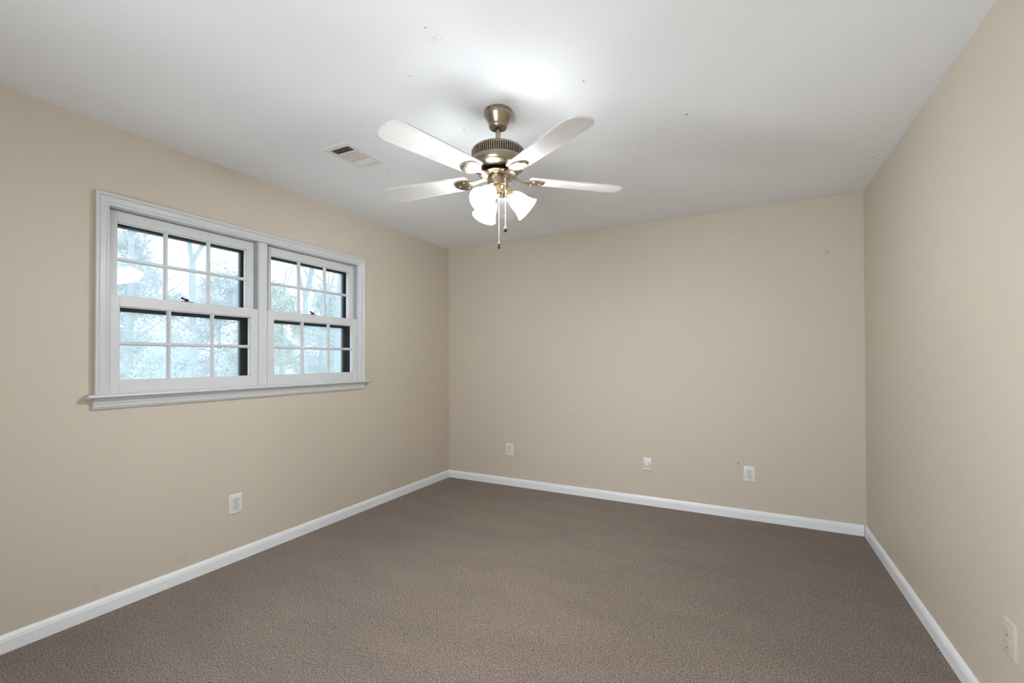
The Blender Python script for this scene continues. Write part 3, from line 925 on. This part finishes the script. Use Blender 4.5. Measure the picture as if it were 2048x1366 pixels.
# ------------------------------------------------------------------ outside the window
GZ = -3.0
bm = bmesh.new(); box(bm, (-70, -40, GZ - 0.2), (-0.3, 70, GZ))
tag(link('ground', bm, M_GRASS), 'pale lawn outside below the window', 'ground', kind='structure')
rng = random.Random(7)
bm = bmesh.new()
nx, ny = 24, 40
gv = {}
for i in range(nx + 1):
    for j in range(ny + 1):
        x = -26 - 24 * i / nx; y = -20 + 80 * j / ny
        s = math.sin(PI * min(1, i / nx * 1.0))
        gv[i, j] = bm.verts.new((x, y, GZ - 0.1 + 7.4 * s * (0.75 + 0.25 * math.sin(y * 0.21) + 0.06 * math.sin(y * 0.9 + x * .5))))
for i in range(nx):
    for j in range(ny):
        bm.faces.new((gv[i, j], gv[i + 1, j], gv[i + 1, j + 1], gv[i, j + 1]))
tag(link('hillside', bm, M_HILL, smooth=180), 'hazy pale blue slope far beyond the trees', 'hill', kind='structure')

def grow(bm, p, d, r, length, depth, rg, tips, spread=0.6):
    pts = [p]; rad = [r]
    n = 4
    for k in range(n):
        d = (d + Vector((rg.uniform(-.12, .12), rg.uniform(-.12, .12), rg.uniform(-.03, .09)))).normalized()
        p = p + d * length / n
        pts.append(p); rad.append(r * (1 - 0.4 * (k + 1) / n))
    tube(bm, pts, rad, 6 if depth > 2 else 4, cap=False)
    tips.append(p)
    if depth <= 0: return
    nb = 2 if depth > 3 else 3
    for k in range(nb):
        ax = d.orthogonal().normalized()
        ax.rotate(Matrix.Rotation(rg.uniform(0, 2 * PI), 3, d))
        nd = (d + ax * rg.uniform(0.35, 1.0) * spread).normalized()
        q = pts[-1] if k == 0 else pts[rg.randint(2, n)]
        grow(bm, q, nd, rad[-1] * rg.uniform(0.6, 0.85), length * rg.uniform(0.6, 0.82), depth - 1, rg, tips, spread * 1.08)

def bare_tree(x, y, trunk_h, r, lean, seed, label, depth=5):
    rg = random.Random(seed)
    t = thing('bare_tree', (x, y, GZ), label, 'tree', 'bare trees outside the window')
    bm = bmesh.new()
    n = 7
    pts = [Vector((lean[0] * (k / n) ** 1.3 + rg.uniform(-.04, .04) * (k > 0), lean[1] * (k / n) ** 1.3 + rg.uniform(-.04, .04) * (k > 0), trunk_h * k / n)) for k in range(n + 1)]
    rad = [r * (1.25 - 0.5 * k / n) for k in range(n + 1)]
    tube(bm, pts, rad, 10, cap=False)
    link('trunk', bm, M_BARK, t, smooth=180)
    bm = bmesh.new(); tips = []
    top = pts[-1]
    for k in range(3):
        a = rg.uniform(0, 2 * PI)
        grow(bm, top, Vector((math.cos(a) * .5, math.sin(a) * .5 , 1)).normalized(), rad[-1] * 0.72, trunk_h * 0.30, depth - 1, rg, tips)
    for k in range(7):
        q = pts[rg.randint(3, n - 1)]
        a = rg.uniform(0, 2 * PI)
        grow(bm, q, Vector((math.cos(a), math.sin(a), .55)).normalized(), r * .28, trunk_h * 0.17, 3, rg, tips)
    link('branches', bm, M_BARK, t, smooth=180)
    return t

def leafy_tree(x, y, h, rad, nleaf, mat, seed, label, size=0.11, base=0.15, clumps=26):
    rg = random.Random(seed)
    t = thing('leafy_tree', (x, y, GZ), label, 'tree', 'leafy trees outside the window')
    bm = bmesh.new()
    tube(bm, [(0, 0, 0), (0.06, 0.03, h * .35), (0.02, -0.04, h * .65), (0, 0, h * 0.93)], [0.16, 0.12, 0.08, 0.03], 8, cap=False)
    for k in range(10):
        z = h * rg.uniform(.25, .8); a = rg.uniform(0, 2 * PI); L_ = rad * (1.0 - .5 * z / h)
        tube(bm, [(0, 0, z), (math.cos(a) * L_ * .5, math.sin(a) * L_ * .5, z + .25), (math.cos(a) * L_, math.sin(a) * L_, z + .35)], [0.05, 0.03, 0.012], 5, cap=False)
    link('trunk', bm, M_BARK, t, smooth=180)
    bm = bmesh.new()
    cl = []
    for k in range(clumps):
        f = rg.uniform(base, 0.98)
        prof = math.sin(PI * min(1, (f - base) / (1 - base) * 0.80 + 0.17)) 
        rr = rad * prof * math.sqrt(rg.random())
        a = rg.uniform(0, 2 * PI)
        cl.append((Vector((rr * math.cos(a), rr * math.sin(a), f * h)), rad * rg.uniform(.22, .42)))
    for k in range(int(nleaf * 1.9)):
        c, cr_ = cl[rg.randrange(clumps)]
        v = Vector((rg.gauss(0, 1), rg.gauss(0, 1), rg.gauss(0, .8)))
        p = c + v.normalized() * cr_ * (rg.random() ** 0.5)
        s = size * rg.uniform(.35, 0.85)
        a = Vector((rg.gauss(0, 1), rg.gauss(0, 1), rg.gauss(0, 1))).normalized(); b = a.orthogonal().normalized()
        b.rotate(Matrix.Rotation(rg.uniform(0, 2 * PI), 3, a))
        vs = [bm.verts.new(p + a * s * .9), bm.verts.new(p + b * s * .38), bm.verts.new(p - a * s * .9), bm.verts.new(p - b * s * .38)]
        bm.faces.new(vs)
    link('foliage', bm, mat, t)
    return t

bare_tree(-11.0, 6.74, 6.4, 0.115, (0.0, 0.10), 11, 'bare forked tree seen through the middle panes of the right window')
bare_tree(-7.0, 4.62, 6.6, 0.115, (-0.1, 0.30), 23, 'thick bare trunk seen through the rightmost panes of the right window', depth=4)
bare_tree(-12.0, 3.87, 7.2, 0.11, (0.1, -0.30), 31, 'leaning bare tree seen through the middle panes of the left window')
bare_tree(-16.0, 3.67, 8.5, 0.12, (0.1, 0.1), 43, 'slender bare tree seen through the leftmost panes of the left window')
bare_tree(-20.0, 11.9, 6.6, 0.14, (0.0, -0.25), 57, 'bare branching tree seen through the left panes of the right window')
bare_tree(-15.0, 10.7, 6.6, 0.11, (0.1, 0.15), 71, 'slim bare tree between the two main trunks of the right window')
leafy_tree(-13.0, 7.35, 7.4, 1.15, 9000, M_LEAF_WARM, 3, 'yellowish leafy tree filling the lower left panes of the right window', size=0.10, clumps=40)
leafy_tree(-9.0, 3.1, 4.6, 1.0, 8000, M_LEAF, 4, 'blue green bush low in the right panes of the left window', size=0.06, clumps=40)
leafy_tree(-20.5, 5.6, 9.6, 2.0, 9000, M_LEAF, 5, 'bushy tree behind the slender bare tree of the left window', size=0.13, clumps=40)
leafy_tree(-17.5, 7.6, 8.2, 1.7, 9000, M_LEAF, 6, 'tall leafy tree behind the rightmost panes of the left window', size=0.12, clumps=40)
leafy_tree(-17.5, 12.9, 8.4, 1.8, 9000, M_LEAF, 8, 'round leafy tree between the two bare trunks of the right window', size=0.12, clumps=40)
leafy_tree(-12.5, 10.1, 6.8, 1.3, 8000, M_LEAF, 9, 'leafy tree behind the far right panes of the right window', size=0.09, clumps=40)
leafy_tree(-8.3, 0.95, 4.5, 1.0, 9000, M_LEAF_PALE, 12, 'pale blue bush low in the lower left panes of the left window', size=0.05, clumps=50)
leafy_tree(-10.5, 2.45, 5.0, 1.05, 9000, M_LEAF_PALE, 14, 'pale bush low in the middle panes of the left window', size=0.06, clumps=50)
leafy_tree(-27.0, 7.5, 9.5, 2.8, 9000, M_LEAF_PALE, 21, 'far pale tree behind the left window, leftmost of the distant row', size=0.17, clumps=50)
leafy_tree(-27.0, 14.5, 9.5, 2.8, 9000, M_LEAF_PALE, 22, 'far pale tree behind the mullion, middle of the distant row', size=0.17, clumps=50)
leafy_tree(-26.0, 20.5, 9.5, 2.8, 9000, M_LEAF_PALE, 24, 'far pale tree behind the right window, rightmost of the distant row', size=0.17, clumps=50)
